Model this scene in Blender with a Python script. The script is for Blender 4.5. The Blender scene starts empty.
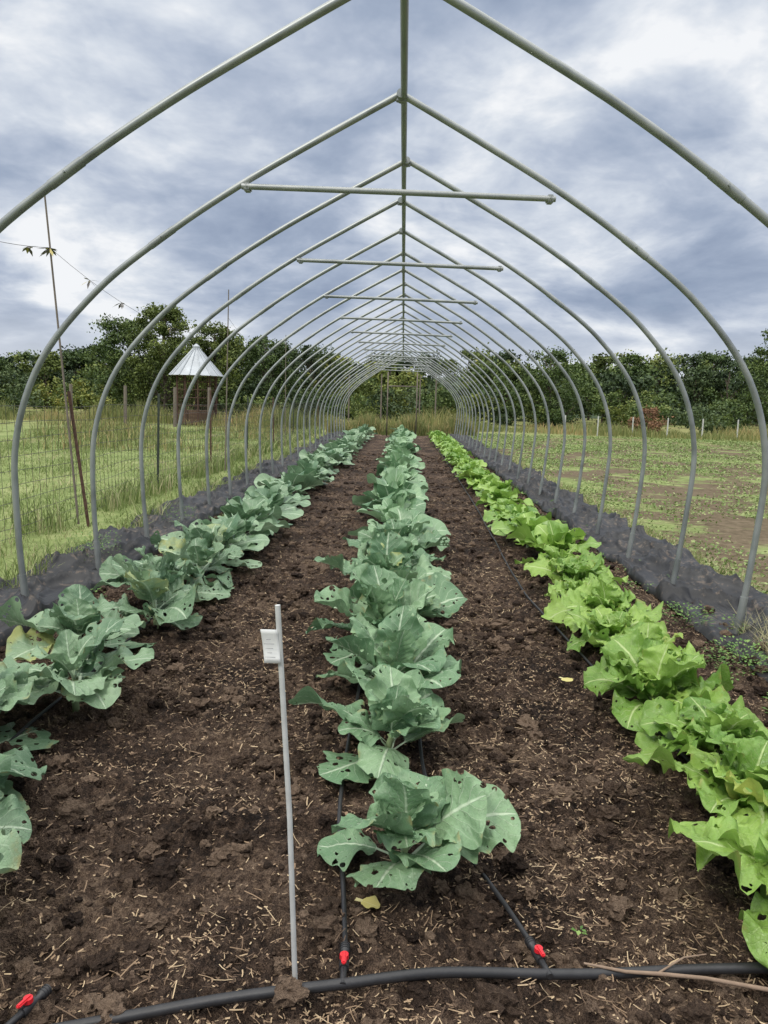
import bpy, math, random
import numpy as np
from mathutils import Vector, Matrix, noise as mn

rs = np.random.RandomState(7)
random.seed(7)
scene = bpy.context.scene
COL = scene.collection

# ------------------------------------------------------------------ mesh helpers
class MB:
    def __init__(s):
        s.v=[];s.f=[];s.m=[];s.uv=[];s.sh=[];s.n=0
    def add(s,v,f,mat=0,uv=None,sh=None):
        v=np.asarray(v,float); f=np.asarray(f,int)
        s.v.append(v); s.f.append(f+s.n); s.m.append(np.full(len(f),mat))
        s.uv.append(np.zeros((len(v),2)) if uv is None else np.asarray(uv,float))
        if sh is None: sh=np.zeros(len(v))
        s.sh.append(np.broadcast_to(np.asarray(sh,float),(len(v),)).copy())
        s.n+=len(v)
    def mesh(s,name,mats,smooth=True):
        V=np.concatenate(s.v); L=np.concatenate([f.ravel() for f in s.f])
        T=np.concatenate([np.full(len(f),f.shape[1]) for f in s.f])
        S=np.concatenate([[0],np.cumsum(T)[:-1]])
        me=bpy.data.meshes.new(name)
        me.vertices.add(len(V)); me.vertices.foreach_set("co",V.astype(np.float32).ravel())
        me.loops.add(len(L)); me.loops.foreach_set("vertex_index",L.astype(np.int32))
        me.polygons.add(len(T)); me.polygons.foreach_set("loop_start",S.astype(np.int32))
        me.polygons.foreach_set("material_index",np.concatenate(s.m).astype(np.int32))
        me.polygons.foreach_set("use_smooth",np.full(len(T),smooth))
        me.update(calc_edges=True)
        uvl=me.uv_layers.new(name="UVMap")
        uvl.data.foreach_set("uv",np.concatenate(s.uv)[L].astype(np.float32).ravel())
        a=me.attributes.new("shade","FLOAT","POINT")
        a.data.foreach_set("value",np.concatenate(s.sh).astype(np.float32))
        for m in mats: me.materials.append(m)
        me.validate()
        return me
    def obj(s,name,mats,smooth=True,parent=None,loc=None):
        o=bpy.data.objects.new(name,s.mesh(name,mats,smooth)); COL.objects.link(o)
        if parent: o.parent=parent
        if loc is not None: o.location=loc
        return o

def empty(name,loc=(0,0,0)):
    o=bpy.data.objects.new(name,None); COL.objects.link(o); o.location=loc; o.empty_display_size=.1
    return o

def tube(path,rad,n=8,cap=True):
    P=np.asarray(path,float); k=len(P); rad=np.broadcast_to(np.asarray(rad,float),(k,))
    T=np.gradient(P,axis=0); T/=np.linalg.norm(T,axis=1)[:,None]
    a=np.array([0,0,1.]) if abs(T[0][2])<.9 else np.array([1.,0,0])
    N=np.cross(T[0],a); N/=np.linalg.norm(N)
    ang=np.linspace(0,2*np.pi,n,endpoint=False)
    V=np.zeros((k,n,3))
    for i in range(k):
        N=N-T[i]*np.dot(N,T[i]); N/=np.linalg.norm(N); B=np.cross(T[i],N)
        V[i]=P[i]+rad[i]*(np.cos(ang)[:,None]*N+np.sin(ang)[:,None]*B)
    V=V.reshape(-1,3)
    i,j=np.meshgrid(np.arange(k-1),np.arange(n),indexing='ij'); i=i.ravel(); j=j.ravel(); j2=(j+1)%n
    F=np.stack([i*n+j,i*n+j2,(i+1)*n+j2,(i+1)*n+j],1)
    return V,F
def add_tube(mb,path,rad,n=8,mat=0,cap=True,sh=0):
    V,F=tube(path,rad,n); mb.add(V,F,mat,sh=sh)
    if cap:
        k=len(path)
        for r in (0,k-1):
            idx=np.arange(n)+r*n
            if r==0: idx=idx[::-1]
            c=V[idx]; mb.add(c,np.arange(n)[None,:],mat,sh=sh)
def add_box(mb,c,s,mat=0,rot=None,bev=0.0):
    c=np.asarray(c,float); s=np.asarray(s,float)/2
    if bev<=0:
        v=np.array([[x,y,z] for x in(-1,1) for y in(-1,1) for z in(-1,1)],float)*s
        f=[[0,1,3,2],[4,6,7,5],[0,4,5,1],[2,3,7,6],[0,2,6,4],[1,5,7,3]]
        if rot is not None: v=v@np.array(rot).T
        mb.add(v+c,f,mat); return
    import bmesh
    bm=bmesh.new(); bmesh.ops.create_cube(bm,size=2)
    for q in bm.verts: q.co=Vector((q.co.x*s[0],q.co.y*s[1],q.co.z*s[2]))
    bmesh.ops.bevel(bm,geom=bm.edges[:],offset=bev,segments=2,affect='EDGES')
    bm.verts.ensure_lookup_table()
    v=np.array([q.co[:] for q in bm.verts])
    if rot is not None: v=v@np.array(rot).T
    base=v+c
    for fc in bm.faces:
        idx=[q.index for q in fc.verts]; mb.add(base[idx],np.arange(len(idx))[None,:],mat)
    bm.free()

# ------------------------------------------------------------------ materials
def newmat(name):
    m=bpy.data.materials.new(name); m.use_nodes=True; nt=m.node_tree
    return m,nt,nt.nodes["Principled BSDF"],nt.nodes["Material Output"]
def N(nt,t,**kw):
    n=nt.nodes.new(t)
    for k,v in kw.items(): setattr(n,k,v)
    return n
def ramp(nt,fac,stops,interp='LINEAR'):
    r=nt.nodes.new("ShaderNodeValToRGB"); cr=r.color_ramp; cr.interpolation=interp
    while len(cr.elements)<len(stops): cr.elements.new(.5)
    for e,(p,c) in zip(cr.elements,stops):
        e.position=p; e.color=(*c,1) if len(c)==3 else c
    nt.links.new(fac,r.inputs[0]); return r.outputs[0]
def math_(nt,op,a,b=None,c=None,clamp=False):
    n=nt.nodes.new("ShaderNodeMath"); n.operation=op; n.use_clamp=clamp
    for i,x in enumerate((a,b,c)):
        if x is None: continue
        if isinstance(x,(int,float)): n.inputs[i].default_value=x
        else: nt.links.new(x,n.inputs[i])
    return n.outputs[0]
def maprange(nt,x,a,b,c=0,d=1,smooth=True):
    n=nt.nodes.new("ShaderNodeMapRange")
    if smooth: n.interpolation_type='SMOOTHSTEP'
    nt.links.new(x,n.inputs[0])
    for i,q in enumerate((a,b,c,d)): n.inputs[i+1].default_value=q
    return n.outputs[0]
def mix(nt,f,a,b,mode='MIX'):
    n=nt.nodes.new("ShaderNodeMix"); n.data_type='RGBA'; n.blend_type=mode
    for i,x in ((0,f),(6,a),(7,b)):
        if isinstance(x,(int,float)): n.inputs[i].default_value=x
        elif isinstance(x,tuple): n.inputs[i].default_value=(*x,1) if len(x)==3 else x
        else: nt.links.new(x,n.inputs[i])
    return n.outputs[2]
def noise(nt,vec,scale,detail=4,rough=.55,dist=0):
    n=N(nt,"ShaderNodeTexNoise"); n.inputs["Scale"].default_value=scale
    n.inputs["Detail"].default_value=detail; n.inputs["Roughness"].default_value=rough
    n.inputs["Distortion"].default_value=dist
    if vec is not None: nt.links.new(vec,n.inputs["Vector"])
    return n.outputs[0]
def bump(nt,h,strength,dist,bs):
    b=N(nt,"ShaderNodeBump"); b.inputs["Strength"].default_value=strength; b.inputs["Distance"].default_value=dist
    nt.links.new(h,b.inputs["Height"]); nt.links.new(b.outputs[0],bs.inputs["Normal"]); return b
def geo_pos(nt): return nt.nodes.new("ShaderNodeNewGeometry").outputs["Position"]

def leaf_mat(name,dark,light,vein,rough=.42,trans=.18,nveins=7,hi=True,holes=True,veinstr=.55,hth=.455):
    m,nt,bs,out=newmat(name)
    uv=N(nt,"ShaderNodeUVMap"); sep=N(nt,"ShaderNodeSeparateXYZ"); nt.links.new(uv.outputs[0],sep.inputs[0])
    U,V=sep.outputs[0],sep.outputs[1]
    tc=N(nt,"ShaderNodeTexCoord"); ob=tc.outputs["Object"]
    n1=noise(nt,ob,9,3)
    a=math_(nt,'MULTIPLY',math_(nt,'ABSOLUTE',math_(nt,'SUBTRACT',U,.5)),2)
    Vw=math_(nt,'ADD',V,math_(nt,'MULTIPLY',math_(nt,'SUBTRACT',n1,.5),.16))
    x=math_(nt,'MULTIPLY',math_(nt,'SUBTRACT',Vw,math_(nt,'MULTIPLY',a,.36)),nveins)
    pp=math_(nt,'PINGPONG',x,.5)
    side=math_(nt,'MULTIPLY',maprange(nt,pp,.075,.0),maprange(nt,a,1.0,.1,.25,1))
    mid=maprange(nt,a,.07,.02)
    pet=maprange(nt,V,.02,-.02)
    oi=N(nt,"ShaderNodeObjectInfo")
    at=N(nt,"ShaderNodeAttribute",attribute_name="shade")
    f=math_(nt,'ADD',math_(nt,'MULTIPLY',n1,.6),math_(nt,'ADD',math_(nt,'MULTIPLY',at.outputs["Fac"],.5),math_(nt,'MULTIPLY',oi.outputs["Random"],.15)),clamp=True)
    base=ramp(nt,f,[(.2,dark),(.85,light)])
    vv=math_(nt,'MAXIMUM',math_(nt,'MULTIPLY',side,veinstr),math_(nt,'MAXIMUM',math_(nt,'MULTIPLY',mid,.9),pet),clamp=True)
    if hi:
        vor=N(nt,"ShaderNodeTexVoronoi",feature='DISTANCE_TO_EDGE'); vor.inputs["Scale"].default_value=95
        nt.links.new(ob,vor.inputs["Vector"]); fine=maprange(nt,vor.outputs[0],.09,.0)
        base=mix(nt,math_(nt,'MULTIPLY',fine,.12),base,vein)
    col=mix(nt,vv,base,vein)
    if hi:
        n2=noise(nt,ob,21,3)
        br=math_(nt,'MULTIPLY',maprange(nt,a,.82,1.0),maprange(nt,n2,.52,.68))
        col=mix(nt,math_(nt,'MULTIPLY',br,.6),col,(.34,.28,.10))
        yl=math_(nt,'MULTIPLY',maprange(nt,at.outputs["Fac"],.94,.99),maprange(nt,math_(nt,'ADD',n1,math_(nt,'MULTIPLY',a,.25)),.5,.75))
        col=mix(nt,math_(nt,'MULTIPLY',yl,.6),col,(.46,.44,.10))
    nt.links.new(col,bs.inputs["Base Color"])
    bs.inputs["Roughness"].default_value=rough
    bs.inputs["Specular IOR Level"].default_value=.55
    if hi:
        h=math_(nt,'SUBTRACT',math_(nt,'MULTIPLY',n2,1.3),math_(nt,'ADD',math_(nt,'MULTIPLY',vv,.7),math_(nt,'MULTIPLY',fine,.15)))
        bump(nt,h,.7,.007,bs)
    tr=N(nt,"ShaderNodeBsdfTranslucent")
    nt.links.new(col,tr.inputs[0])
    ms=N(nt,"ShaderNodeMixShader"); ms.inputs[0].default_value=trans
    nt.links.new(bs.outputs[0],ms.inputs[1]); nt.links.new(tr.outputs[0],ms.inputs[2])
    res=ms.outputs[0]
    if holes and hi:
        v2=N(nt,"ShaderNodeTexVoronoi"); v2.inputs["Scale"].default_value=32; nt.links.new(ob,v2.inputs["Vector"])
        sc=N(nt,"ShaderNodeSeparateColor"); nt.links.new(v2.outputs["Color"],sc.inputs[0])
        hole=math_(nt,'MULTIPLY',math_(nt,'GREATER_THAN',sc.outputs[0],.46),
              math_(nt,'LESS_THAN',math_(nt,'ADD',v2.outputs["Distance"],math_(nt,'MULTIPLY',n2,.3)),math_(nt,'ADD',math_(nt,'MULTIPLY',sc.outputs[1],.42),.23)))
        hole=math_(nt,'MULTIPLY',hole,math_(nt,'GREATER_THAN',a,.13))
        hole=math_(nt,'MULTIPLY',hole,math_(nt,'GREATER_THAN',n1,hth))
        tp=N(nt,"ShaderNodeBsdfTransparent"); m2=N(nt,"ShaderNodeMixShader")
        nt.links.new(hole,m2.inputs[0]); nt.links.new(res,m2.inputs[1]); nt.links.new(tp.outputs[0],m2.inputs[2]); res=m2.outputs[0]
    nt.links.new(res,out.inputs[0])
    return m
def lm2(name,*a,**k):
    return leaf_mat(name,*a,**k),leaf_mat(name+"_distant",*a,**{**k,'hi':False})
M_collard=lm2("collard_leaf",(.070,.175,.080),(.265,.415,.225),(.53,.65,.46))
M_collard2=lm2("collard_leaf_old",(.068,.160,.080),(.260,.385,.225),(.51,.63,.45))
M_mustard=lm2("mustard_leaf",(.095,.240,.030),(.325,.500,.100),(.55,.68,.30),rough=.36,trans=.25,nveins=8,veinstr=.4,hth=.53)

def simple(name,col,rough=.6,metal=0,nscale=None,var=.25,bumpd=None,bscale=50):
    m,nt,bs,out=newmat(name)
    bs.inputs["Roughness"].default_value=rough; bs.inputs["Metallic"].default_value=metal
    if nscale:
        tc=geo_pos(nt); n=noise(nt,tc,nscale,4)
        o=mix(nt,n,tuple(x*(1-var) for x in col),tuple(min(1,x*(1+var)) for x in col)); nt.links.new(o,bs.inputs["Base Color"])
        if bumpd: bump(nt,noise(nt,tc,bscale,4),.6,bumpd,bs)
    else: bs.inputs["Base Color"].default_value=(*col,1)
    return m
def shade_mat(name,stops,rough=.6,trans=0.0,spec=.3):
    m,nt,bs,out=newmat(name)
    at=N(nt,"ShaderNodeAttribute",attribute_name="shade")
    c=ramp(nt,at.outputs["Fac"],stops); nt.links.new(c,bs.inputs["Base Color"])
    bs.inputs["Roughness"].default_value=rough; bs.inputs["Specular IOR Level"].default_value=spec
    if trans>0:
        tr=N(nt,"ShaderNodeBsdfTranslucent"); nt.links.new(c,tr.inputs[0]); ms=N(nt,"ShaderNodeMixShader"); ms.inputs[0].default_value=trans
        nt.links.new(bs.outputs[0],ms.inputs[1]); nt.links.new(tr.outputs[0],ms.inputs[2]); nt.links.new(ms.outputs[0],out.inputs[0])
    return m

def steel():
    m,nt,bs,out=newmat("galvanised_steel")
    p=geo_pos(nt); n1=noise(nt,p,4,3,.6)
    c=ramp(nt,n1,[(.3,(.21,.225,.225)),(.5,(.30,.32,.315)),(.72,(.37,.385,.375))])
    nt.links.new(c,bs.inputs["Base Color"]); bs.inputs["Metallic"].default_value=.45
    nt.links.new(maprange(nt,n1,.3,.7,.36,.52),bs.inputs["Roughness"]); return m
M_steel=steel()
M_poly=simple("black_poly_pipe",(.024,.024,.026),.48,0,30,.5,.001,80)
M_red=simple("red_plastic",(.62,.02,.03),.35,0,20,.15)
M_white=simple("white_stake_paint",(.55,.56,.55),.5,0,18,.3)
M_tag=simple("white_tag",(.80,.81,.80),.5,0,40,.06)
M_ink=simple("tag_ink",(.25,.25,.27),.6)
M_wood=simple("weathered_wood",(.18,.15,.125),.85,0,12,.4,.004,60)
M_rust=simple("rusty_post",(.095,.05,.036),.75,0,14,.5)
M_green=simple("green_tpost",(.035,.045,.035),.6,0,14,.4)
M_wire=simple("fence_wire",(.045,.04,.038),.6,.2)
M_roof=simple("galvanised_roof",(.42,.45,.48),.5,.3,2,.3)
M_bark=simple("bark",(.09,.07,.055),.9,0,4,.4)
M_stick=simple("dead_stick",(.24,.17,.12),.85,0,40,.4,.002,120)

# ------------------------------------------------------------------ soil / ground
def bed_base(x,y):
    return .012+.026*math.cos(2*math.pi*(x)/1.5)*(1 if abs(x)<2.25 else 0)+.018*mn.noise(Vector((x*1.7,y*1.7,3)))
def bed_z(x,y):
    z=bed_base(x,y)
    d=max(0,min(1,(14-y)/10)) if y>4 else 1
    n1=mn.noise(Vector((x*7,y*7,1.))); n2=mn.noise(Vector((x*14,y*14,5.))); n3=mn.noise(Vector((x*34,y*34,9.)))
    r=.6+1.3*mn.noise(Vector((x*3,y*3,11.)))
    lump=max(0,n2)**.65
    z+=.030*n1+(.064*lump*max(.25,r)+.032*max(-.3,n3))*(.35+.65*d)-.016
    return z
ys=[-1.6]
while ys[-1]<34.5:
    y=ys[-1]; ys.append(y+ (.05 if y<1.3 else .0105*max(1,(y/2.4))**1.3))
xs=np.linspace(-2.45,2.45,430)
ys=np.array(ys)
V=np.zeros((len(ys),len(xs),3)) 
for i,y in enumerate(ys):
    for j,x in enumerate(xs):
        e=max(0,min(1,(2.45-abs(x))/.15))
        V[i,j]=(x,y,bed_z(x,y)*e+.004)
i,j=np.meshgrid(np.arange(len(ys)-1),np.arange(len(xs)-1),indexing='ij'); i=i.ravel();j=j.ravel();w=len(xs)
F=np.stack([i*w+j,i*w+j+1,(i+1)*w+j+1,(i+1)*w+j],1)
def soil():
    m,nt,bs,out=newmat("compost_soil")
    p=geo_pos(nt)
    n1=noise(nt,p,1.8,3,.6); n2=noise(nt,p,30,5,.78); n3=noise(nt,p,230,2,.7)
    f=math_(nt,'ADD',math_(nt,'MULTIPLY',n1,.34),math_(nt,'ADD',math_(nt,'MULTIPLY',n2,.45),math_(nt,'MULTIPLY',n3,.26)))
    c=ramp(nt,f,[(.43,(.015,.010,.008)),(.50,(.062,.040,.028)),(.56,(.150,.100,.070)),(.64,(.33,.235,.16))])
    nt.links.new(c,bs.inputs["Base Color"]); bs.inputs["Roughness"].default_value=.88; bs.inputs["Specular IOR Level"].default_value=.22
    h=math_(nt,'ADD',n2,math_(nt,'MULTIPLY',n3,.4)); bump(nt,h,1.0,.06,bs)
    return m
M_soil=soil()
mb=MB(); mb.add(V.reshape(-1,3),F); mb.obj("soil_bed",[M_soil])

def ground_mat():
    m,nt,bs,out=newmat("field_ground")
    p=geo_pos(nt); sep=N(nt,"ShaderNodeSeparateXYZ"); nt.links.new(p,sep.inputs[0])
    n0=noise(nt,p,.12,4); n1=noise(nt,p,.9,5,.65); n2=noise(nt,p,9,4,.7)
    g=ramp(nt,math_(nt,'ADD',math_(nt,'MULTIPLY',n1,.5),math_(nt,'MULTIPLY',n2,.5)),[(.34,(.12,.155,.055)),(.5,(.20,.25,.09)),(.66,(.32,.335,.16))])
    dirt=ramp(nt,n2,[(.3,(.075,.050,.037)),(.7,(.18,.13,.095))])
    right=math_(nt,'MULTIPLY',maprange(nt,sep.outputs[0],2.6,3.4),maprange(nt,sep.outputs[1],40,37))
    patch=math_(nt,'MULTIPLY',maprange(nt,noise(nt,p,.5,4,.7),.42,.52),right)
    c=mix(nt,math_(nt,'MULTIPLY',patch,.9),g,dirt)
    far=maprange(nt,sep.outputs[1],28,48)
    c=mix(nt,far,c,ramp(nt,n0,[(.35,(.17,.20,.07)),(.65,(.28,.26,.12))]))
    nt.links.new(c,bs.inputs["Base Color"]); bs.inputs["Roughness"].default_value=.95; bs.inputs["Specular IOR Level"].default_value=.1
    bump(nt,n2,.6,.04,bs); return m
gx=np.concatenate([[-1500,-600,-250,-120],np.arange(-60,60.1,1.0),[120,250,600,1500]])
gy=np.concatenate([[-1500,-300,-80],np.arange(-20,100.1,1.0),[150,250,600,1800]])
V=np.zeros((len(gy),len(gx),3))
def gz(x,y):
    k=max(0,min(1,(abs(x)-3.2)/2)) if -4<y<37 else 1
    if abs(x)>100 or y>99 or y<-19: k=0
    return -.035+.07*k*mn.noise(Vector((x*.25,y*.25,0)))-(.16 if (abs(x)<2.3 and -1.5<y<34.3) else 0)
for a,y in enumerate(gy):
    for b,x in enumerate(gx): V[a,b]=(x,y,gz(x,y))
i,j=np.meshgrid(np.arange(len(gy)-1),np.arange(len(gx)-1),indexing='ij'); i=i.ravel();j=j.ravel();w=len(gx)
mb=MB(); mb.add(V.reshape(-1,3),np.stack([i*w+j,i*w+j+1,(i+1)*w+j+1,(i+1)*w+j],1)); mb.obj("ground",[ground_mat()])

# ---------------- soil clods, straw
def ico(sub):
    import bmesh
    bm=bmesh.new(); bmesh.ops.create_icosphere(bm,subdivisions=sub,radius=1)
    v=np.array([q.co[:] for q in bm.verts]); f=np.array([[q.index for q in fc.verts] for fc in bm.faces]); bm.free(); return v,f
def clods(n,y0,y1,pw,sub,smin,smax,mb,smp=2.0):
    v0,f0=ico(sub)
    variants=[]
    for k in range(18):
        vv=v0.copy()
        for a in range(len(vv)):
            q=Vector(vv[a]); vv[a]*= 1+.6*mn.noise(q*1.2+Vector((k*5,0,0)))+.6*mn.noise(q*3.1+Vector((0,k*5,0)))+(.3*mn.noise(q*7+Vector((0,k*5,4))) if sub>2 else 0)
        variants.append(vv)
    for c in range(n):
        y=y0+(y1-y0)*random.random()**pw; x=random.uniform(-2.35,2.35)
        if mn.noise(Vector((x*1.8,y*1.8,40)))+random.uniform(-.4,.4)<-.05: continue
        s=smin*(smax/smin)**(random.random()**smp)
        a=random.uniform(0,6.28); R=np.array([[math.cos(a),-math.sin(a),0],[math.sin(a),math.cos(a),0],[0,0,1]])
        v=variants[c%18]*np.array([s*random.uniform(.8,1.4),s,s*random.uniform(.6,.95)])@R.T
        mb.add(v+np.array([x,y,bed_z(x,y)+s*.30]),f0,0,sh=random.random())
def clodmat():
    m,nt,bs,out=newmat("soil_clod"); p=geo_pos(nt); at=N(nt,"ShaderNodeAttribute",attribute_name="shade")
    f=math_(nt,'ADD',math_(nt,'MULTIPLY',noise(nt,p,110,3,.75),.60),math_(nt,'MULTIPLY',at.outputs["Fac"],.40))
    nt.links.new(ramp(nt,f,[(.26,(.020,.013,.010)),(.48,(.078,.052,.037)),(.74,(.26,.185,.130))]),bs.inputs["Base Color"])
    bs.inputs["Roughness"].default_value=.93; bs.inputs["Specular IOR Level"].default_value=.18
    bump(nt,noise(nt,p,130,3,.75),1.0,.025,bs); return m
mb=MB(); clods(22000,1.2,5.0,1.25,1,.0035,.016,mb); clods(3200,1.2,6,1.2,3,.014,.042,mb,1.6); clods(13000,4.5,22,1.4,1,.010,.042,mb); mb.obj("soil_clods",[clodmat()],smooth=False)

def straws(n,y0,y1,pw,L0,L1,wscale,shmax=1.0):
    VV=[];SH=[];cnt=0
    while cnt<n:
        y=y0+(y1-y0)*random.random()**pw; x=random.uniform(-2.3,2.3)
        k=mn.noise(Vector((x*1.1,y*1.1,77)))+.5*mn.noise(Vector((x*5,y*5,7)))+(.25 if x>.3 else 0)+(.7*math.exp(-((x-.62)/.3)**2-((y-2.3)/.45)**2))
        if k+random.uniform(-.35,.35)<.06 and random.random()<.78: continue
        L=L0*(L1/L0)**(random.random()**1.3); wd=random.uniform(.0006,.0017)*(1+y*.12)*wscale
        a=random.uniform(0,6.28); tl=random.uniform(-.35,.35); d=np.array([math.cos(a),math.sin(a),tl]); s=np.array([-math.sin(a),math.cos(a),random.uniform(-.5,.5)])
        c=np.array([x,y,bed_z(x,y)+.009+abs(tl)*L*.4]); md=s*random.uniform(-.08,.08)*L
        VV.append([c-d*L/2-s*wd,c-d*L/2+s*wd,c+md-s*wd,c+md+s*wd,c+d*L/2-s*wd,c+d*L/2+s*wd]); SH.append(random.random()*shmax); cnt+=1
    VV=np.array(VV).reshape(-1,3); b=np.arange(n)[:,None]*6
    return VV,np.concatenate([b+np.array([0,1,3,2]),b+np.array([2,3,5,4])]),np.repeat(SH,6)
mb=MB()
for args in ((72000,1.2,7,1.4,.006,.022,1.15),(18000,1.2,12,1.5,.02,.07,.9),(3000,1.2,6,1.3,.010,.026,3.0,.6)):
    v,f,s_=straws(*args); mb.add(v,f,sh=s_)
mb.obj("straw_mulch",[shade_mat("straw",[(0,(.035,.021,.014)),(.3,(.12,.078,.05)),(.7,(.29,.20,.125)),(1,(.52,.40,.25))],.8)])

# ------------------------------------------------------------------ landscape fabric
def fabric_mat():
    m,nt,bs,out=newmat("landscape_fabric"); p=geo_pos(nt)
    n=noise(nt,p,2,4,.6); n2=noise(nt,p,16,4,.75)
    c=ramp(nt,n,[(.35,(.012,.012,.013)),(.65,(.030,.030,.031))])
    c=mix(nt,math_(nt,'MULTIPLY',maprange(nt,math_(nt,'ADD',n2,math_(nt,'MULTIPLY',n,.4)),.76,.86),.7),c,(.13,.10,.075))
    nt.links.new(c,bs.inputs["Base Color"]); bs.inputs["Roughness"].default_value=.48; bs.inputs["Specular IOR Level"].default_value=.36
    mp=N(nt,"ShaderNodeMapping"); mp.inputs["Scale"].default_value=(1.8,.7,1); nt.links.new(p,mp.inputs[0])
    bump(nt,noise(nt,mp.outputs[0],2.6,1,.5,1.0),.5,.14,bs); return m
M_fab=fabric_mat()
def fabric(side,x0,x1):
    mb=MB(); Y=np.arange(1.2 if side>0 else 3.0,34,.04); U=np.linspace(0,1,40); V=np.zeros((len(Y),len(U),3))
    for a,y in enumerate(Y):
        o=x1+.14*mn.noise(Vector((y*.6,side*3,0)))+.10*mn.noise(Vector((y*2.3,side*3,5)))
        inn=x0+.10*mn.noise(Vector((y*.9,side*9,2)))+.04*mn.noise(Vector((y*4,side*9,2)))
        for b,u in enumerate(U):
            x=inn+(o-inn)*u
            wr=1-abs(mn.noise(Vector((x*1.8+y*.5,y*.9-x,8))))*3.2
            wr2=1-abs(mn.noise(Vector((x*3.4-y*1.2,y*1.5+x*2,18))))*4.0
            z=.05+.06*mn.noise(Vector((x*1.6,y*.8,side*4)))+.085*max(0,wr)**3+.040*max(0,wr2)**3
            if b in(0,len(U)-1): z=.005
            V[a,b]=(side*x,y,z)
    i,j=np.meshgrid(np.arange(len(Y)-1),np.arange(len(U)-1),indexing='ij'); i=i.ravel();j=j.ravel();w=len(U)
    mb.add(V.reshape(-1,3),np.stack([i*w+j,i*w+j+1,(i+1)*w+j+1,(i+1)*w+j],1))
    return mb.obj("landscape_fabric",[M_fab])
fabric(-1,2.22,2.92); fabric(1,2.08,2.85)

# ------------------------------------------------------------------ hoop house frame
def catmull(P,k=6):
    P=[np.array(p,float) for p in P]; P=[2*P[0]-P[1]]+P+[2*P[-1]-P[-2]]; out=[]
    for i in range(1,len(P)-2):
        for t in np.linspace(0,1,k,endpoint=False):
            a,b,c,d=P[i-1],P[i],P[i+1],P[i+2]
            out.append(.5*((2*b)+(-a+c)*t+(2*a-5*b+4*c-d)*t*t+(-a+3*b-3*c+d)*t**3))
    out.append(P[-2]); return np.array(out)
half=catmull([(2.40,-.05),(2.44,.6),(2.42,1.17),(2.235,1.67),(1.87,2.10),(1.45,2.43),(.984,2.735),(.48,3.02),(0,3.28)],6)
halfR=catmull([(2.25,-.05),(2.32,.6),(2.34,1.17),(2.19,1.67),(1.85,2.10),(1.44,2.43),(.984,2.735),(.48,3.02),(0,3.28)],6)
frame=empty("hoop_house_frame")
SP=1.22; Y0=3.68
def xform(h,sgn,y,jit):
    return np.stack([sgn*h[:,0]+jit*h[:,1]*.01,np.full(len(h),y)+h[:,1]*jit*.012,h[:,1]],1)
for k in range(0,25):
    y=Y0+SP*k-(.12 if k==0 else 0); jit=random.uniform(-1,1); mb=MB()
    for sg in(-1,1):
        P=xform(half if sg<0 else halfR,sg,y,jit)
        add_tube(mb,P,.0200,12)
        add_tube(mb,P[:4]+0.0,.0240,12)
        q=P[29:32]; add_tube(mb,q,.0225,12)
        c=P[30]; add_tube(mb,[c+np.array([0,-.030,0]),c+np.array([0,.030,0])],.005,6)
    apx=P[-1]
    add_tube(mb,[apx+np.array([0,-.05,-.012]),apx+np.array([0,.05,-.012])],.026,12)
    add_box(mb,apx+np.array([0,0,-.03]),(.06,.03,.03),0,bev=.004)
    mb.obj("hoop",[M_steel],parent=frame)
    if k%2==1:
        mb=MB(); z=2.725; yy=y-.042
        add_tube(mb,[(-.965,yy,z+.008),(0,yy,z-.008),(.925,yy,z-.028)],.0180,12)
        for sg in(-1,1):
            xx=-.935 if sg<0 else .895; zz=z+(.006 if sg<0 else -.026)
            add_box(mb,(xx,y-.02,zz),(.045,.075,.045),0,bev=.008)
            add_tube(mb,[(xx,y-.07,zz),(xx,y+.035,zz)],.006,6)
        mb.obj("crosstie",[M_steel],parent=frame)
mb=MB(); add_tube(mb,[(0,yy,3.268+.006*math.sin(yy)) for yy in np.arange(2.3,33.2,.61)],.0200,12); mb.obj("ridge_pipe",[M_steel],parent=frame)
mb=MB(); ye=Y0+SP*24
for x in(-.62,.62): add_box(mb,(x,ye+.03,1.35),(.05,.05,2.7))
add_box(mb,(0,ye+.03,2.12),(1.19,.048,.05)); mb.obj("end_door_frame",[M_wood],parent=frame)

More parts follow.
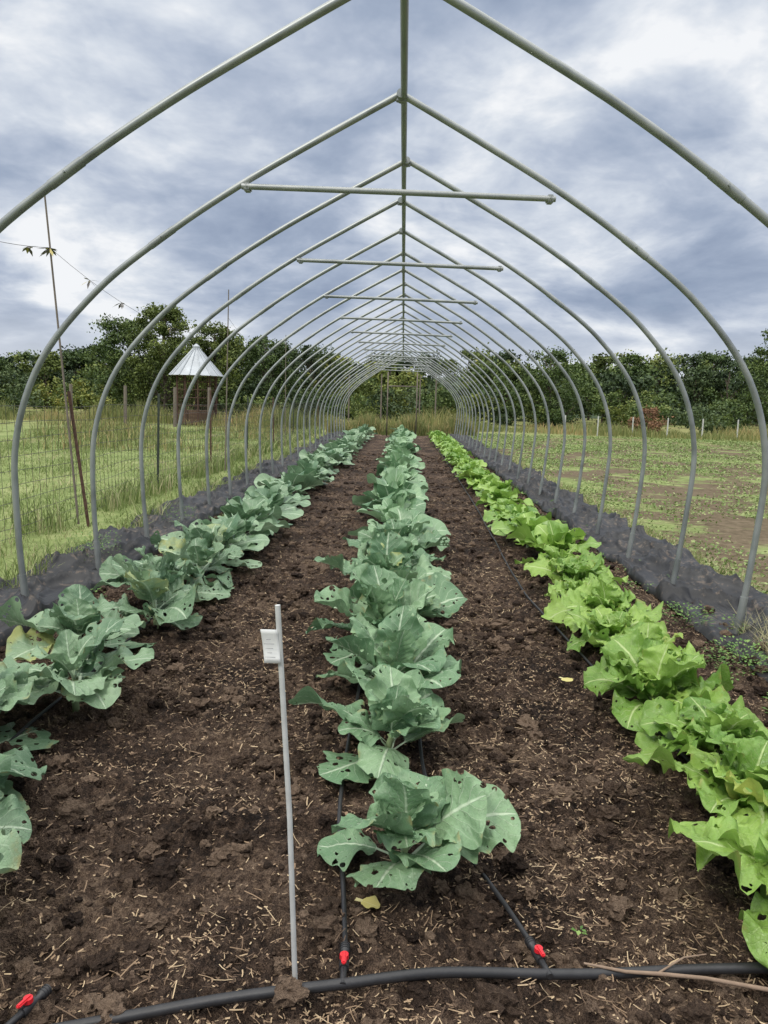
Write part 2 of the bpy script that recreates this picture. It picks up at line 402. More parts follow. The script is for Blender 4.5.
# ------------------------------------------------------------------ leaves and plants
def leaf(mb,rng,L,W,az,el0,bend,base,kind,nu,nv,mat=0,pfm=1.0):
    pf=(.27*pfm if kind=='c' else .15)*rng.uniform(.7,1.2)
    q=np.linspace(0,1,nv); q=.55*q+.45*np.sin(q*np.pi/2)
    s=np.concatenate([np.linspace(0,pf,3,endpoint=False),pf+(1-pf)*q])
    t=np.clip((s-pf)/(1-pf),0,1)
    el=el0-bend*s**1.35
    ds=np.diff(s,prepend=0)*L
    r=np.cumsum(np.cos(el)*ds); z=np.cumsum(np.sin(el)*ds)
    side=rng.uniform(-.22,.22)*L
    ca,sa=math.cos(az),math.sin(az)
    O=np.array([ca,sa,0]); Bv=np.array([-sa,ca,0])
    C=base+r[:,None]*O+z[:,None]*np.array([0,0,1])+(side*s**2)[:,None]*Bv
    Nn=-np.sin(el)[:,None]*O+np.cos(el)[:,None]*np.array([0,0,1])
    tw=rng.uniform(-.65,.65)*s
    B2=np.cos(tw)[:,None]*Bv+np.sin(tw)[:,None]*Nn; N2=-np.sin(tw)[:,None]*Bv+np.cos(tw)[:,None]*Nn
    u=np.linspace(-1,1,nu); hi=nv>20
    if kind=='c': wp=np.sin(np.pi*np.clip(t,0,1)**.92)**.48
    else: wp=np.sin(np.pi*np.clip(t,0,1)**1.12)**.5*(.9+.12*t)
    wd=np.maximum(W*wp,np.where(t<.5,.0080*(1-.5*s),.0))
    tt=t[:,None]; uu=u[None,:]; au=np.abs(uu)
    ph=rng.uniform(0,6.28,8); sd=np.sign(uu)
    if kind=='c': edge=1+.08*np.sin(9*tt+ph[0]+sd)+.05*np.sin(21*tt+ph[1]+2*sd)+(.03*np.sin(41*tt+ph[2]+sd) if hi else 0)
    else: edge=1+.05*np.sin(8*tt+ph[0]+sd)+(.06*np.sin(26*tt+ph[1]+2*sd)+.035*np.sin(55*tt+ph[2]-sd) if hi else .05*np.sin(17*tt+ph[1]+2*sd))
    isb=(t>0)[:,None]
    lat=uu*wd[:,None]*np.where(isb,edge,1)
    cup=rng.uniform(-.20,.38)
    amp=(rng.uniform(.10,.24) if kind=='c' else rng.uniform(.17,.30))
    fr=rng.uniform(8,14) if kind=='c' else rng.uniform(13,19)
    env=np.minimum(1,wd/W)[:,None]
    ruf=amp*au**2.2*(np.sin(fr*tt+ph[3]+sd*1.3)+(.6*np.sin(fr*2.1*tt+ph[4]-sd) if hi else 0))*W*env
    if kind=='m' and hi: ruf=ruf+.07*W*env*au**4*np.sin(fr*3.7*tt+ph[6]+sd)
    pk=.06*W*np.sin(np.pi*au)*np.cos(2*np.pi*7*(tt-.36*au))*env*(1 if hi else .3)
    if kind=='m': pk=pk+.04*W*env*np.sin(14*uu+ph[6])*np.sin(17*tt+ph[7])
    big=.12*W*np.sin(5*tt+ph[5]+1.5*uu)
    nor=cup*au**1.6*wd[:,None]+np.where(isb,ruf+pk+big*au*env,0)
    nor=nor-np.exp(-(uu/.12)**2)*.03*W*env
    lat=lat*(1-.12*abs(cup)-.1*amp)
    V=C[:,None,:]+lat[:,:,None]*B2[:,None,:]+nor[:,:,None]*N2[:,None,:]
    V=V.reshape(-1,3)
    zmin=.03+.02*rng.rand()
    V[:,2]=np.where(V[:,2]<zmin,zmin+(V[:,2]-zmin)*.15,V[:,2])
    ns=len(s)
    UV=np.stack([np.broadcast_to((uu+1)/2,(ns,nu)).ravel(),np.broadcast_to(np.where(isb,tt,-.03),(ns,nu)).ravel()],1)
    i,j=np.meshgrid(np.arange(ns-1),np.arange(nu-1),indexing='ij'); i=i.ravel();j=j.ravel()
    mb.add(V,np.stack([i*nu+j,i*nu+j+1,(i+1)*nu+j+1,(i+1)*nu+j],1),mat,uv=UV,sh=rng.rand())

def plant_mesh(seed,kind,scale,hi,mat,name,n=15,flat=0.0):
    rng=np.random.RandomState(seed); mb=MB()
    nu,nv=(15,40) if hi else (7,13)
    n=n+rng.randint(-2,3)
    sh=.115*scale if kind=='c' else .05
    path=[(0,0,-.05),(rng.uniform(-.01,.01),rng.uniform(-.01,.01),sh*.5),(rng.uniform(-.02,.02),rng.uniform(-.02,.02),sh)]
    V,F=tube(path,[.015,.014,.011],8); mb.add(V,F,1,sh=.5)
    a0=rng.uniform(0,6.28)
    for k in range(n):
        q=k/(n-1)
        az=a0+k*2.39996+rng.uniform(-.45,.45)
        if kind=='c':
            L=scale*(.45-.21*q)*rng.uniform(.72,1.15); W=L*rng.uniform(.31,.42)
            el=math.radians((34-22*flat)+(48)*q+rng.uniform(-16,16)); bd=math.radians((66-26*q)+rng.uniform(-32,24))
            base=np.array([0,0,sh*(.10+.90*q)])
        else:
            L=scale*(.38-.17*q)*rng.uniform(.80,1.15); W=L*rng.uniform(.30,.38)
            el=math.radians(40+43*q+rng.uniform(-10,10)); bd=math.radians((80-35*q)+rng.uniform(-22,22))
            base=np.array([0,0,sh*(.3+.7*q)])
        leaf(mb,rng,L,W,az,el,bd,base,kind,nu,nv,pfm=1.15-.4*q)
    return mb.mesh(name,[mat[0 if hi else 1],M_stem])
M_stem=simple("plant_stem",(.26,.34,.17),.6)

def place(me,name,x,y,s=1,rot=None,z=None):
    o=bpy.data.objects.new(name,me); COL.objects.link(o)
    o.location=(x,y,bed_base(x,y)+.01 if z is None else z); o.scale=(s,s,s*random.uniform(.90,1.12)); o.rotation_euler=(random.uniform(-.08,.08),random.uniform(-.08,.08),random.uniform(0,6.28) if rot is None else rot)
    return o
def row(kind,name,mat,xf,ylist_near,y_end,step,scale,seed,n,flat=0):
    for k,(x,y,s) in enumerate(ylist_near):
        me=plant_mesh(seed+k,kind,scale,True,mat,name,n,flat); place(me,name,x,y,s)
    far=[plant_mesh(seed+50+k,kind,scale,False,mat,name,n,flat) for k in range(7)]
    y=ylist_near[-1][1]+step; c=0
    while y<y_end:
        place(far[c%7],name,xf(y)+random.uniform(-.08,.08),y,random.uniform(.85,1.25)); c+=random.randint(1,5)
        y+=step*random.uniform(.85,1.15)
row('c',"collard_plant",M_collard,lambda y:0.0,
    [(.09,2.20,.86),(.03,2.92,.98),(.04,3.55,1.05),(-.03,4.15,1.15),(.03,4.72,1.05),(-.02,5.3,1.15),(.03,5.85,1.05),(0,6.4,1.12),(.02,6.95,1.1)],32.5,.5,1.05,180,15)
row('c',"collard_plant",M_collard2,lambda y:-1.52,
    [(-1.33,2.04,1.15),(-1.60,2.62,1.18),(-1.88,3.05,.95),(-1.42,3.35,1.12),(-1.66,3.95,1.05),(-1.45,4.6,1.05),(-1.6,5.15,1.05),(-1.48,5.7,1.0),(-1.55,6.25,1.05)],32.5,.52,1.05,340,15,.35)
row('m',"mustard_green_plant",M_mustard,lambda y:1.43,
    [(1.24,2.00,1.12),(1.30,2.55,1.15),(1.36,3.0,1.0),(1.27,3.5,1.1),(1.36,3.95,1.05),(1.33,4.45,.95),(1.40,4.9,1.15),(1.37,5.35,.95),(1.43,5.85,1.1),(1.42,6.4,1.0)],32.5,.48,1.03,520,18)

def weed_cloud(mb,cx,cy,r,n,size,zb,h):
    for k in range(n):
        a=random.uniform(0,6.28); rr=r*math.sqrt(random.random()); el=random.uniform(.2,1.2); L=size*random.uniform(.6,1.3)
        c=np.array([cx+rr*math.cos(a),cy+rr*math.sin(a),zb+h*random.random()])
        d=np.array([math.cos(a)*math.cos(el),math.sin(a)*math.cos(el),math.sin(el)*.6]); s=np.cross(d,[0,0,1.]); s/=np.linalg.norm(s)
        w=L*random.uniform(.16,.3)
        mb.add([c,c+d*L*.5+s*w,c+d*L-np.array([0,0,L*.15]),c+d*L*.5-s*w],[[0,1,2,3]],sh=random.random())
mb=MB()
for k in range(60):
    side=random.choice([-1,1,1]); y=random.uniform(1.8,14); x=side*random.uniform(1.85,2.35)
    weed_cloud(mb,x,y,random.uniform(.03,.10),random.randint(12,45),.03,bed_base(x,y)+.03,.05)
for x,y,r,n,h in [(2.0,4.2,.2,380,.12),(1.95,3.5,.14,260,.08),(2.0,5.1,.18,280,.1),(1.9,2.9,.14,180,.06),(-2.6,6.5,.22,560,.22),(.57,1.93,.010,6,.02),(-2.45,8.5,.2,300,.2)]:
    weed_cloud(mb,x,y,r,n,.028,.045,h)
mb.obj("weeds",[shade_mat("weed_leaf",[(0,(.06,.13,.03)),(.6,(.14,.27,.06)),(1,(.26,.38,.11))],.55,.15)])

# ------------------------------------------------------------------ grass, field
def blades(mb,X,Y,H,Wd,Z=None,lean=.5,sh=None):
    n=len(X); a=rs.uniform(0,6.28,n); la=rs.uniform(0,6.28,n); l=rs.uniform(.1,lean,n)*H
    Z=np.full(n,-.03) if Z is None else Z
    s=np.stack([np.cos(a)*Wd/2,np.sin(a)*Wd/2,np.zeros(n)],1); p=np.stack([X,Y,Z],1)
    d=np.stack([np.cos(la)*l,np.sin(la)*l,np.zeros(n)],1); up=np.stack([np.zeros(n)]*2+[H],1)
    m_=p+d*.3+up*.6; t_=p+d+up*np.array([1,1,.95])
    V=np.stack([p-s,p+s,m_-s*.8,m_+s*.8,t_-s*.12,t_+s*.12],1).reshape(-1,3)
    b=np.arange(n)[:,None]*6
    mb.add(V,np.concatenate([b+np.array([0,1,3,2]),b+np.array([2,3,5,4])]),sh=np.repeat(rs.rand(n) if sh is None else sh,6))
M_grass=shade_mat("grass_blade",[(0,(.12,.17,.05)),(.45,(.23,.30,.095)),(.8,(.36,.39,.18)),(1,(.52,.45,.28))],.6,.2)
mb=MB()
n=80000; Y=3+32*rs.rand(n)**1.3; X=-(2.85+12*rs.rand(n)); blades(mb,X,Y,rs.uniform(.03,.095,n)*(1+.4*np.sin(X*3+Y)),.005+Y*.0006,lean=1.1,sh=np.clip(rs.rand(n)*.75+.22*np.sin(X*1.3+Y*.7)*np.sin(Y*.9-X*.5)+.15,0,1))
n=5000; Y=3+20*rs.rand(n); X=-(2.78+.35*rs.rand(n)**2); blades(mb,X,Y,rs.uniform(.05,.22,n)*(1+.5*np.sin(Y*2.3)),.006+Y*.0005,lean=.9)
n=8000; Y=3+32*rs.rand(n); X=-(3.6+.5*rs.rand(n)); k=np.sin(Y*1.3)+np.sin(Y*3.1+1)>-.4; X=X[k];Y=Y[k];n=len(X); blades(mb,X,Y,rs.uniform(.08,.40,n),.006+Y*.0006,lean=.7)
n=3500; Y=3+20*rs.rand(n); X=(2.85+.3*rs.rand(n)); blades(mb,X,Y,rs.uniform(.03,.11,n),.006+Y*.0005,lean=1.1,sh=np.clip(rs.rand(n)+.25,0,1))
n=900; Y=4.1+.8*rs.rand(n); X=(2.25+.35*rs.rand(n)); blades(mb,X,Y,rs.uniform(.08,.26,n),.005+0*Y,lean=1.3,sh=rs.uniform(.8,1,n))
mb.obj("grass",[M_grass])

M_tall=shade_mat("tall_dry_grass",[(0,(.10,.14,.04)),(.45,(.20,.23,.08)),(.8,(.34,.31,.13)),(1,(.46,.34,.17))],.7,.15)
mb=MB()
n=30000; X=-45+90*rs.rand(n); Y=40+7*rs.rand(n)+2*np.sin(X*.3)
H=rs.uniform(.2,.85,n)*(1+.5*np.sin(X*.7)+.35*np.sin(X*2.1+Y)); H=np.where(X>4,H*.6,H)
blades(mb,X,Y,np.maximum(.1,H),.04+0*X,lean=.5,sh=np.clip(rs.rand(n)*.6+.25+.25*np.sin(X*.9)*np.sin(X*.23),0,1))
n=8000; X=-3.4+6.8*rs.rand(n); Y=34.8+2.5*rs.rand(n); blades(mb,X,Y,rs.uniform(.25,.8,n)*(1+.4*np.sin(X*3)),.03+0*X,lean=.4)
n=24000; X=-34+29.5*rs.rand(n); Y=20+19*rs.rand(n); k=np.sin(X*.9+Y*.4)+np.sin(X*.37-Y)>0.1; X=X[k];Y=Y[k];n=len(X); blades(mb,X,Y,rs.uniform(.1,.5,n),.022+0*X,lean=.7)
mb.obj("tall_grass",[M_tall])

def leafcloud(mb,C,S,sh,flat=1.0,mat=0,asp=.6):
    n=len(C); u=rs.normal(size=(n,3)); u[:,2]*=flat; u/=np.linalg.norm(u,axis=1)[:,None]
    r=rs.normal(size=(n,3)); r[:,2]*=flat; v=r-u*np.sum(u*r,1)[:,None]; v/=np.linalg.norm(v,axis=1)[:,None]
    S=np.broadcast_to(S,(n,))[:,None]
    V=np.stack([C-u*S,C+v*S*asp,C+u*S,C-v*S*asp],1).reshape(-1,3)
    mb.add(V,np.arange(n)[:,None]*4+np.arange(4),mat,sh=np.repeat(sh,4))
mb=MB()
n=190000; Y=3.5+35*rs.rand(n)**1.25; X=2.95+24*rs.rand(n)**1.2
k=np.sin(X*1.3+1.3*np.sin(Y*.6))*np.sin(Y*.8+1.7*np.sin(X*.7))+.6*np.sin(X*3.7+Y*2.1)*np.sin(Y*3.3-X)+rs.uniform(-.7,.7,n)
ok=k>-.05; X=X[ok];Y=Y[ok]; n=len(X)
C=np.stack([X,Y,rs.uniform(-.03,.05,n)],1); leafcloud(mb,C,rs.uniform(.008,.022,n)*(1+Y*.035),rs.rand(n),.5)
mb.obj("cover_crop",[shade_mat("cover_crop_leaf",[(0,(.12,.18,.055)),(.6,(.23,.32,.10)),(1,(.38,.43,.19))],.6,.15)])

# ------------------------------------------------------------------ trees
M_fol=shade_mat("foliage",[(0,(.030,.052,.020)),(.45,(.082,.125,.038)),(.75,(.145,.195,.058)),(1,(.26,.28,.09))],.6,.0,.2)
M_folD=shade_mat("foliage_dark",[(0,(.024,.042,.022)),(.5,(.062,.095,.040)),(1,(.14,.18,.07))],.6,.0,.2)
M_folY=shade_mat("foliage_autumn",[(0,(.06,.085,.026)),(.45,(.15,.19,.048)),(.75,(.25,.27,.07)),(1,(.40,.34,.10))],.6,.0,.2)
M_folR=shade_mat("foliage_rust",[(0,(.09,.06,.035)),(.5,(.22,.12,.07)),(1,(.36,.22,.11))],.7,.0,.2)
def tree(mb,x,y,H,R,nclump,nleaf,ls,tone=0,trunk=True,low=.12,mat=0):
    if trunk:
        P=[(x,y,-.1),(x+R*.03,y,H*.3),(x-R*.04,y,H*.6),(x,y,H*.85)]
        add_tube(mb,P,[H*.022,H*.017,H*.01,H*.004],6,1,cap=False)
    lob=random.uniform(0,6.28)
    for c in range(nclump):
        q=random.random()**.8; zz=H*(low+ (1-low)*q)
        prof=math.sin(math.pi*min(1,(.12+.88*q))**1.0*.93)**.6
        a=random.uniform(0,6.28); rr=R*prof*math.sqrt(random.uniform(.15,1))*.85*(1+.25*math.sin(2*a+lob))
        cr=R*random.uniform(.16,.40)*(1.15-.5*q); ctr=np.array([x+rr*math.cos(a),y+rr*math.sin(a),min(zz,H-cr*.6)])
        if trunk and c%2==0:
            z0=max(H*.15,ctr[2]-rr*.9); add_tube(mb,[(x,y,z0),((x+ctr[0])/2,(y+ctr[1])/2,(z0+ctr[2])/2+.05*H),tuple(ctr)],[H*.008,H*.005,H*.002],4,1,cap=False)
        m=nleaf; d=rs.normal(size=(m,3)); d/=np.linalg.norm(d,axis=1)[:,None]
        rad=cr*(rs.rand(m)**.55)*1.15*(1+.3*np.sin(d[:,0]*5+c)+.25*np.sin(d[:,2]*7+d[:,1]*4)); pts=ctr+d*rad[:,None]*np.array([1.15,1.15,.8])
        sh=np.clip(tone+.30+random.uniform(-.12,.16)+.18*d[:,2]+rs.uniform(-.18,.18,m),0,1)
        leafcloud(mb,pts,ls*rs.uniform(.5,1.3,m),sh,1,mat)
mb=MB()
for k in range(190):
    x=-95+190*k/190+random.uniform(-2.2,2.2); y=random.uniform(64,92)
    H=(5.7+2.4*mn.noise(Vector((x*.11,3,1)))+random.uniform(-.8,.9))*(y/76)*(.90 if x<-20 else 1.0)
    m=random.choice([0,0,2,2,3]); near=abs(x)<48
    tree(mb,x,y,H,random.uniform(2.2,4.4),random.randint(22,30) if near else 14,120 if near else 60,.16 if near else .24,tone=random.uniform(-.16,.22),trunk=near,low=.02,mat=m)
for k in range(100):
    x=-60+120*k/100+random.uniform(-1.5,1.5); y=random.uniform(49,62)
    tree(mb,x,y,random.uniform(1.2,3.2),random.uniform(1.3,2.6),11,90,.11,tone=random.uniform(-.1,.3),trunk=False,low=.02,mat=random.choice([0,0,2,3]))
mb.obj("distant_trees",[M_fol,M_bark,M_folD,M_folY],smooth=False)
def one_tree(name,x,y,H,R,nc,nl,ls,mat,tone=0,low=.12,trunk=True):
    mb=MB(); tree(mb,0,0,H,R,nc,nl,ls,tone=tone,low=low,trunk=trunk); return mb.obj(name,[mat,M_bark],smooth=False,loc=(x,y,-.03))
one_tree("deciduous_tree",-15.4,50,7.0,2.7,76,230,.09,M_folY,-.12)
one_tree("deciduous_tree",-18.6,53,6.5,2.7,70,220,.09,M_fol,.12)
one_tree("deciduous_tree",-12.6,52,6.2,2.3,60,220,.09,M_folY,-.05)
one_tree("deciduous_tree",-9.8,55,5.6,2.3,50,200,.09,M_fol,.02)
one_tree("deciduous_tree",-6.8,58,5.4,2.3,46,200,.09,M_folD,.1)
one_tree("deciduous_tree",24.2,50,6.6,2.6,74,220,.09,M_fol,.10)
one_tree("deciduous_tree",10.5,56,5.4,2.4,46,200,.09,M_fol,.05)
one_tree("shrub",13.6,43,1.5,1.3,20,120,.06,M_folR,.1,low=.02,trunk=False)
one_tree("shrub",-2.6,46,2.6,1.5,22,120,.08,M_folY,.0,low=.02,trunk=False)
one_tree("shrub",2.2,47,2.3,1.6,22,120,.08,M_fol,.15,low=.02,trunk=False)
mb=MB(); X=np.linspace(-500,500,900); rows=[]
for q,(yy,zz) in enumerate([(100,0),(103,.75),(112,1.0),(180,.6)]):
    rows.append([(x,yy+1.5*mn.noise(Vector((x*.2,q,0))),zz*(5.0+1.2*mn.noise(Vector((x*.02,2,0)))+.9*mn.noise(Vector((x*.22,q,0)))+.6*mn.noise(Vector((x*.8,q,3))))) for x in X])
V=np.array(rows).reshape(-1,3); i,j=np.meshgrid(np.arange(3),np.arange(899),indexing='ij'); i=i.ravel();j=j.ravel()
mb.add(V,np.stack([i*900+j,i*900+j+1,(i+1)*900+j+1,(i+1)*900+j],1)); mb.obj("hills",[simple("wooded_hills",(.05,.075,.04),.9,0,1.2,.7)])

# ------------------------------------------------------------------ wire fence and posts
FX=-3.85
fence=empty("wire_fence")
mb=MB(); ysf=np.arange(3.0,38,.15); n=len(ysf); r=.0026
def bars(P0,P1,r):
    n=len(P0); d=P1-P0; d=d/np.linalg.norm(d,axis=1)[:,None]; a=np.where(np.abs(d[:,2:3])>.9,np.array([[1.,0,0]]),np.array([[0,0,1.]]))
    u=np.cross(d,a); u/=np.linalg.norm(u,axis=1)[:,None]; v=np.cross(d,u); rr=np.broadcast_to(r,(n,))[:,None]
    ring=[u,-.5*u+.87*v,-.5*u-.87*v]
    V=np.stack([P0+q*rr for q in ring]+[P1+q*rr for q in ring],1).reshape(-1,3); b=np.arange(n)[:,None]*6
    return V,np.concatenate([b+np.array([0,1,4,3]),b+np.array([1,2,5,4]),b+np.array([2,0,3,5])])
def fxw(y,z): return FX+.05*np.sin(y*.9)+.02*np.sin(y*2.7+z*2)
hs=[0.02,.12,.24,.38,.53,.68,.84,1.0,1.16,1.32]
P0=np.stack([fxw(ysf,0),ysf,np.full(n,.0)],1); P1=np.stack([fxw(ysf,1.3),ysf+.01,np.full(n,1.32)],1); mb.add(*bars(P0,P1,r))
for h in hs:
    yy=np.arange(3,38.2,.6); P=np.stack([fxw(yy,h),yy,h+.012*np.sin(yy*2+h*9)],1); mb.add(*bars(P[:-1],P[1:],r*1.15))
mb.obj("wire_mesh",[M_wire],smooth=False,parent=fence)
for k,(y,h,mat,lean) in enumerate([(4.9,1.5,M_green,.02),(8.6,1.50,M_rust,-.13),(12.0,1.5,M_green,.03),(15.4,1.6,M_rust,0.0),(19,1.5,M_green,.02),(23,1.5,M_rust,-.02),(27,1.5,M_green,.03),(31,1.5,M_green,0),(35,1.5,M_rust,0)]):
    mb=MB(); x=FX+.06
    add_box(mb,(0,0,h/2-.1),(.036,.006,h+.2)); add_box(mb,(0,.014,h/2-.1),(.008,.022,h+.2))
    for q in np.arange(.1,h,.09): add_box(mb,(0,-.006,q),(.014,.006,.02))
    o=mb.obj("t_post",[mat],smooth=False,parent=fence,loc=(x+(.28 if k==1 else 0),y,0)); o.rotation_euler=(0,lean*.9,0)
sl=empty("bird_scare_line")
poles=[((-3.60,8.55,0),(-3.86,8.55,3.62)),((-3.5,15.4,0),(-3.42,15.4,3.55)),((-3.6,24,0),(-3.6,24,3.4))]
mb=MB()
for a,b in poles: add_tube(mb,[a,b],[.014,.010],8)
mb.obj("conduit_pole",[M_wood],parent=sl)
mb=MB()
def sag(a,b,s,n=16):
    a=np.array(a);b=np.array(b); t=np.linspace(0,1,n)[:,None]; return a+(b-a)*t-np.array([0,0,s])*4*t*(1-t)
L1=sag((-3.82,8.55,3.02),(-3.42,15.4,2.75),.35); add_tube(mb,L1,.0026,4); add_tube(mb,sag((-3.42,15.4,3.0),(-3.6,24,3.0),.4),.003,4)
L0=sag((-4.6,6.5,3.15),(-3.82,8.55,3.02),.12); add_tube(mb,L0,.0026,4)
mb.obj("string",[M_wire],parent=sl)
mb=MB()
for P,c in ((L1[2],6),(L1[4],6),(L1[8],5),(L0[13],8),(L0[15],9),(L1[0],6)):
    for q in range(c):
        a=random.uniform(0,6.28); d=np.array([math.cos(a),math.sin(a),random.uniform(-1.2,.3)]); d/=np.linalg.norm(d); s=np.cross(d,[0,0,1.]); L=random.uniform(.06,.17)
        mb.add([P,P+d*L*.5+s*.026,P+d*L,P+d*L*.5-s*.022],[[0,1,2,3]],sh=random.random())
mb.obj("ribbon",[shade_mat("scare_ribbon",[(0,(.06,.055,.05)),(.7,(.2,.19,.18)),(1,(.5,.42,.12))],.5)],smooth=False,parent=sl)
ff=empty("post_and_rail_fence")
mb=MB()
for x,y in [(-15.5,36),(-13.3,37),(-11.2,38),(-9,36),(-19,36),(-23,37)]:
    add_tube(mb,[(x,y,-.1),(x+.03,y,1.9)],[.09,.08],8)
for x,y in [(-3.1,45),(-1.2,44),(1,45),(1.9,44.5)]: add_tube(mb,[(x,y,-.1),(x,y,3.0)],[.05,.04],6)
mb.obj("wood_posts",[M_wood],parent=ff)
mb=MB(); M_wp=simple("white_painted_post",(.55,.55,.53),.6,0,8,.2)
xs2=[8.5,10.2,12,13.8,15.6,17.4,19.2,21,22.8,24.6,26.4]
for k,x in enumerate(xs2): add_box(mb,(x,40.5,.48),(.06,.06,1.05),0,bev=.01)
for a in (6,7,8,9):
    for z in (.55,.9): add_box(mb,((xs2[a]+xs2[a+1])/2,40.5,z),(1.7,.03,.06))
mb.obj("white_posts",[M_wp],smooth=False,parent=ff)

# ------------------------------------------------------------------ corn crib
crib=empty("corn_crib",(-10.9,41,0))
mb=MB(); R=1.05; Hh=2.65
ang=np.linspace(0,2*np.pi,11)[:-1]
for a in ang: add_tube(mb,[(R*math.cos(a),R*math.sin(a),0),(R*math.cos(a),R*math.sin(a),Hh)],.04,6)
for z in np.linspace(.15,Hh,7): add_tube(mb,[(R*math.cos(a),R*math.sin(a),z) for a in np.linspace(0,2*np.pi,33)],.016,5,cap=False)
for a in np.linspace(0,2*np.pi,60): 
    V,F=bars(np.array([[R*math.cos(a),R*math.sin(a),0.]]),np.array([[R*math.cos(a),R*math.sin(a),Hh]]),.005); mb.add(V,F)
mb.obj("mesh_wall",[M_rust],parent=crib,smooth=False)
mb=MB(); add_tube(mb,[(0,0,0),(0,0,.75)],.92,20); mb.obj("stored_cobs",[simple("dry_cobs",(.14,.09,.06),.9,0,8,.5)],parent=crib)
mb=MB(); Ro=1.40; zt=3.95
ns=16
for k in range(ns):
    a0=2*math.pi*k/ns; a1=2*math.pi*(k+1)/ns
    p=lambda a,r,z:(r*math.cos(a),r*math.sin(a),z)
    mb.add([p(a0,Ro,Hh-.1),p(a1,Ro,Hh-.1),p(a1,.16,zt),p(a0,.16,zt)],[[0,1,2,3]])
    add_tube(mb,[p(a0,Ro+.01,Hh-.09),p(a0,.16,zt+.02)],.028,5)
add_tube(mb,[(0,0,zt-.02),(0,0,zt+.12),(0,0,zt+.26)],[.2,.2,.03],12)
mb.obj("cone_roof",[M_roof],parent=crib,smooth=False)

# ------------------------------------------------------------------ irrigation
irr=empty("drip_irrigation")
def ground_path(P,off,k=8):
    C=catmull([(p[0],p[1],0) for p in P],k)
    return np.array([(c[0],c[1],bed_base(c[0],c[1])+off) for c in C])
mb=MB(); hd=ground_path([(-1.6,1.30),(-1.1,1.44),(-.73,1.56),(-.4,1.635),(-.06,1.68),(.2,1.75),(.44,1.79),(.75,1.825),(1.1,1.835),(1.7,1.85),(2.4,1.9)],.032)
add_tube(mb,hd,.0130,12); mb.obj("header_hose",[M_poly],parent=irr)
def drip(P,name="drip_line"):
    mb=MB(); g=ground_path(P,.030,8); add_tube(mb,g,.0075,8); mb.obj(name,[M_poly],parent=irr)
drip([(-.06,1.79),(-.09,2.1),(-.13,2.45),(-.14,3),(-.13,4),(-.16,6),(-.14,9),(-.15,14),(-.14,22),(-.14,32)])
drip([(.44,1.90),(.38,2.08),(.28,2.33),(.2,2.6),(.16,3),(.17,4),(.15,6),(.16,9),(.15,14),(.15,22),(.15,32)])
drip([(1.3,1.86),(1.28,2.2),(1.25,3),(1.15,4),(1.08,5),(1.03,6),(1.06,8),(1.12,12),(1.15,20),(1.15,32)])
drip([(-1.35,1.40),(-1.45,2.1),(-1.5,3),(-1.5,4),(-1.5,6),(-1.5,12),(-1.5,32)])
def valve(x,y,dx,dy):
    z=bed_base(x,y)+.038; d=np.array([dx,dy,0.]); d/=np.linalg.norm(d); c=np.array([x,y,z]); s=np.array([-d[1],d[0],0])
    mb=MB()
    add_tube(mb,[c-d*.075,c-d*.018],[.0085,.0085],10); add_tube(mb,[c-d*.02,c+d*.02],.0125,12)
    add_tube(mb,[c+d*.018,c+d*.035,c+d*.037,c+d*.06],[.009,.009,.0125,.0125],10)
    for q in(.042,.05,.058): add_tube(mb,[c+d*q,c+d*(q+.003)],.014,10)
    add_tube(mb,[c,c+np.array([0,0,.02])],.009,10)
    mb.obj("valve_body",[M_poly],parent=irr)
    mb=MB(); R=np.array([[d[0],s[0],0],[d[1],s[1],0],[0,0,1]])
    add_tube(mb,[c+np.array([0,0,.014]),c+np.array([0,0,.025])],[.0120,.0110],12)
    add_box(mb,c+np.array([0,0,.024])-d*.012,(.042,.012,.009),0,R,.003)
    mb.obj("valve_handle",[M_red],parent=irr)
valve(-.06,1.745,-.03,1); valve(.445,1.85,-.25,1); valve(-.80,1.62,.35,1)

# ------------------------------------------------------------------ marker stake with tag
st=empty("row_marker_stake",(-.175,1.715,0))
mb=MB(); b0=np.array([0,0,-.05]); top=np.array([-.053,-.0,1.0])
add_tube(mb,[b0,(b0+top)/2+np.array([.006,0,0]),top],[.0066,.0066,.0064],10); mb.obj("stake",[M_white],parent=st)
mb=MB()
U=np.linspace(-.019,.019,7); Z=np.linspace(0,.080,8); Vt=[]
for z in Z:
    for u in U: Vt.append((-.062+u+z*-.12,-.0125-.12*u*u*6+.006*math.sin(z*40),.865+z))
i,j=np.meshgrid(np.arange(7),np.arange(6),indexing='ij'); i=i.ravel();j=j.ravel()
mb.add(Vt,np.stack([i*7+j,i*7+j+1,(i+1)*7+j+1,(i+1)*7+j],1)); o=mb.obj("tag",[M_tag],parent=st); sm=o.modifiers.new("s","SOLIDIFY"); sm.thickness=.0008
mb=MB()
for q in range(5): add_box(mb,(-.066-.001*q,-.0205,.882+.0105*q),(.024-.007*((q*2)%3),.0006,.0009))
mb.obj("tag_writing",[M_ink],parent=st)

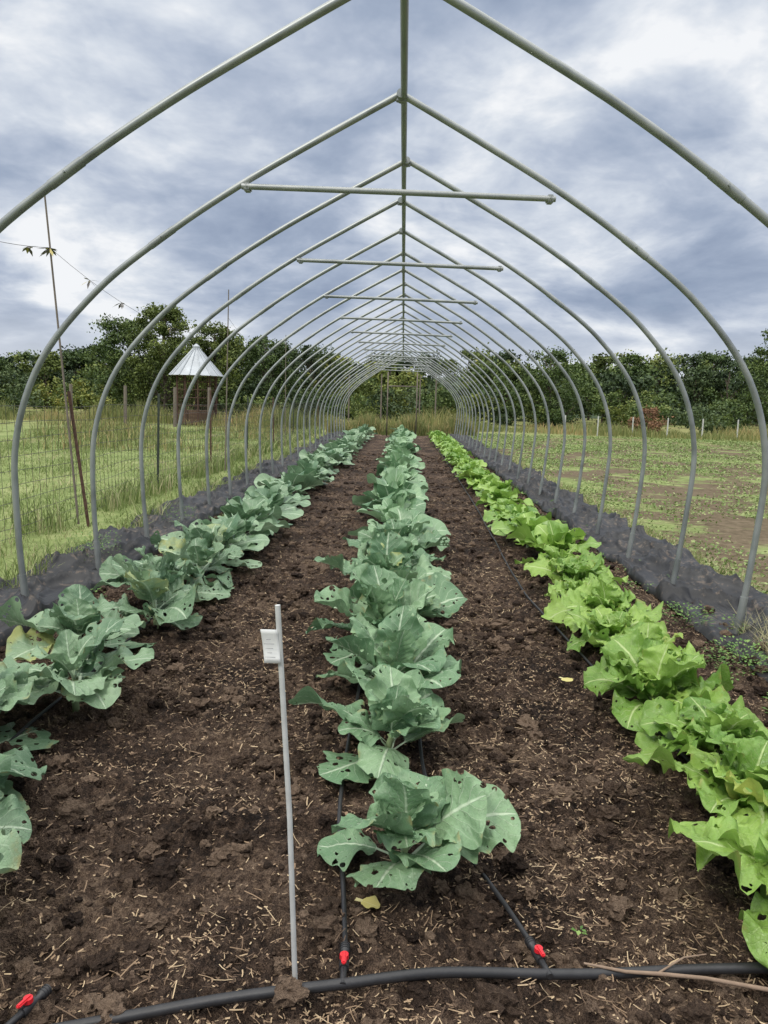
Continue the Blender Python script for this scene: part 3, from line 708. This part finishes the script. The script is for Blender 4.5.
mb=MB()
def gp(x,y,o): return (x,y,bed_base(x,y)+o+.014)
add_tube(mb,[gp(.56,1.83,.03),gp(.66,1.80,.035),gp(.74,1.80,.03),gp(.85,1.77,.04),gp(1.0,1.74,.03),gp(1.15,1.71,.035)],[.003,.0045,.0055,.005,.006,.006],7)
add_tube(mb,[gp(.74,1.80,.03),gp(.82,1.84,.045),gp(.88,1.845,.05)],[.003,.0025,.0015],5)
mb.obj("fallen_stick",[M_stick])
M_yl=leaf_mat("yellowed_leaf",(.50,.42,.10),(.70,.62,.22),(.75,.68,.35),hi=False)
for nm,x,y,sc in (("fallen_leaf",-.05,2.06,.08),("fallen_leaf",.92,3.95,.08),("fallen_leaf",-.12,2.75,.05)):
    mb=MB(); rng=np.random.RandomState(int(x*100)+50); leaf(mb,rng,sc,sc*.4,rng.uniform(0,6),.25,.5,np.array([0,0,.012]),'c',9,12); mb.obj(nm,[M_yl],loc=(x,y,bed_z(x,y)+.003))

# ------------------------------------------------------------------ world
w=bpy.data.worlds.new("World"); scene.world=w; w.use_nodes=True; nt=w.node_tree
bg=nt.nodes["Background"]
sky=N(nt,"ShaderNodeTexSky"); sky.sky_type='NISHITA'; sky.sun_disc=False
SE,SR=math.radians(48),math.radians(215)
sky.sun_elevation=SE; sky.sun_rotation=SR
tc=N(nt,"ShaderNodeTexCoord"); sep=N(nt,"ShaderNodeSeparateXYZ"); nt.links.new(tc.outputs["Generated"],sep.inputs[0])
zc=math_(nt,'MAXIMUM',sep.outputs[2],0.0); den=math_(nt,'ADD',zc,.25)
px=math_(nt,'DIVIDE',sep.outputs[0],den); py=math_(nt,'DIVIDE',sep.outputs[1],den)
cb=N(nt,"ShaderNodeCombineXYZ"); nt.links.new(px,cb.inputs[0]); nt.links.new(py,cb.inputs[1]); cb.inputs[2].default_value=11.7
n1=noise(nt,cb.outputs[0],1.7,7,.52,.3); n2=noise(nt,cb.outputs[0],6.0,4,.6,.3)
f=math_(nt,'ADD',math_(nt,'MULTIPLY',n1,.80),math_(nt,'MULTIPLY',n2,.20))
c=ramp(nt,f,[(.37,(.270,.335,.465)),(.45,(.36,.43,.56)),(.51,(.48,.545,.665)),(.57,(.66,.715,.80)),(.63,(.90,.92,.95))])
hz=maprange(nt,sep.outputs[2],.13,.02)
c=mix(nt,math_(nt,'MULTIPLY',hz,.6),c,(.82,.855,.90))
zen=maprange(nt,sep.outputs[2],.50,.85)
c=mix(nt,math_(nt,'MULTIPLY',zen,.9),c,(2.6,2.58,2.52))  # overhead sky brightened out of view, added to light plants and soil
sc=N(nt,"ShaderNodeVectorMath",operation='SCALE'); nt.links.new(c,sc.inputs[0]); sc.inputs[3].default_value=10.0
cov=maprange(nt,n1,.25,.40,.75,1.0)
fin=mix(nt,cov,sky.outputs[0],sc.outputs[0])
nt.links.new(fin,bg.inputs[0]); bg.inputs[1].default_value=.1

sun=bpy.data.lights.new("sun","SUN"); sun.energy=1.5; sun.angle=math.radians(10); sun.color=(1,.94,.85)
so=bpy.data.objects.new("sun",sun); COL.objects.link(so)
d=Vector((math.sin(SR)*math.cos(SE),math.cos(SR)*math.cos(SE),math.sin(SE)))
so.rotation_euler=d.to_track_quat('Z','Y').to_euler()

# ------------------------------------------------------------------ camera
cam=bpy.data.cameras.new("camera"); co=bpy.data.objects.new("camera",cam); COL.objects.link(co)
cam.sensor_fit='VERTICAL'; cam.sensor_height=34.6; cam.sensor_width=25.95; cam.lens=26.0
cam.clip_end=4000; cam.clip_start=.05
R=Matrix.Rotation(math.radians(1.2),4,'Z')@Matrix.Rotation(math.radians(90-8.18),4,'X')@Matrix.Rotation(math.radians(1.5),4,'Z')
co.matrix_world=Matrix.Translation((.047,0,1.47))@R
scene.camera=co
scene.view_settings.view_transform='Standard'; scene.view_settings.look='None'; scene.view_settings.exposure=0
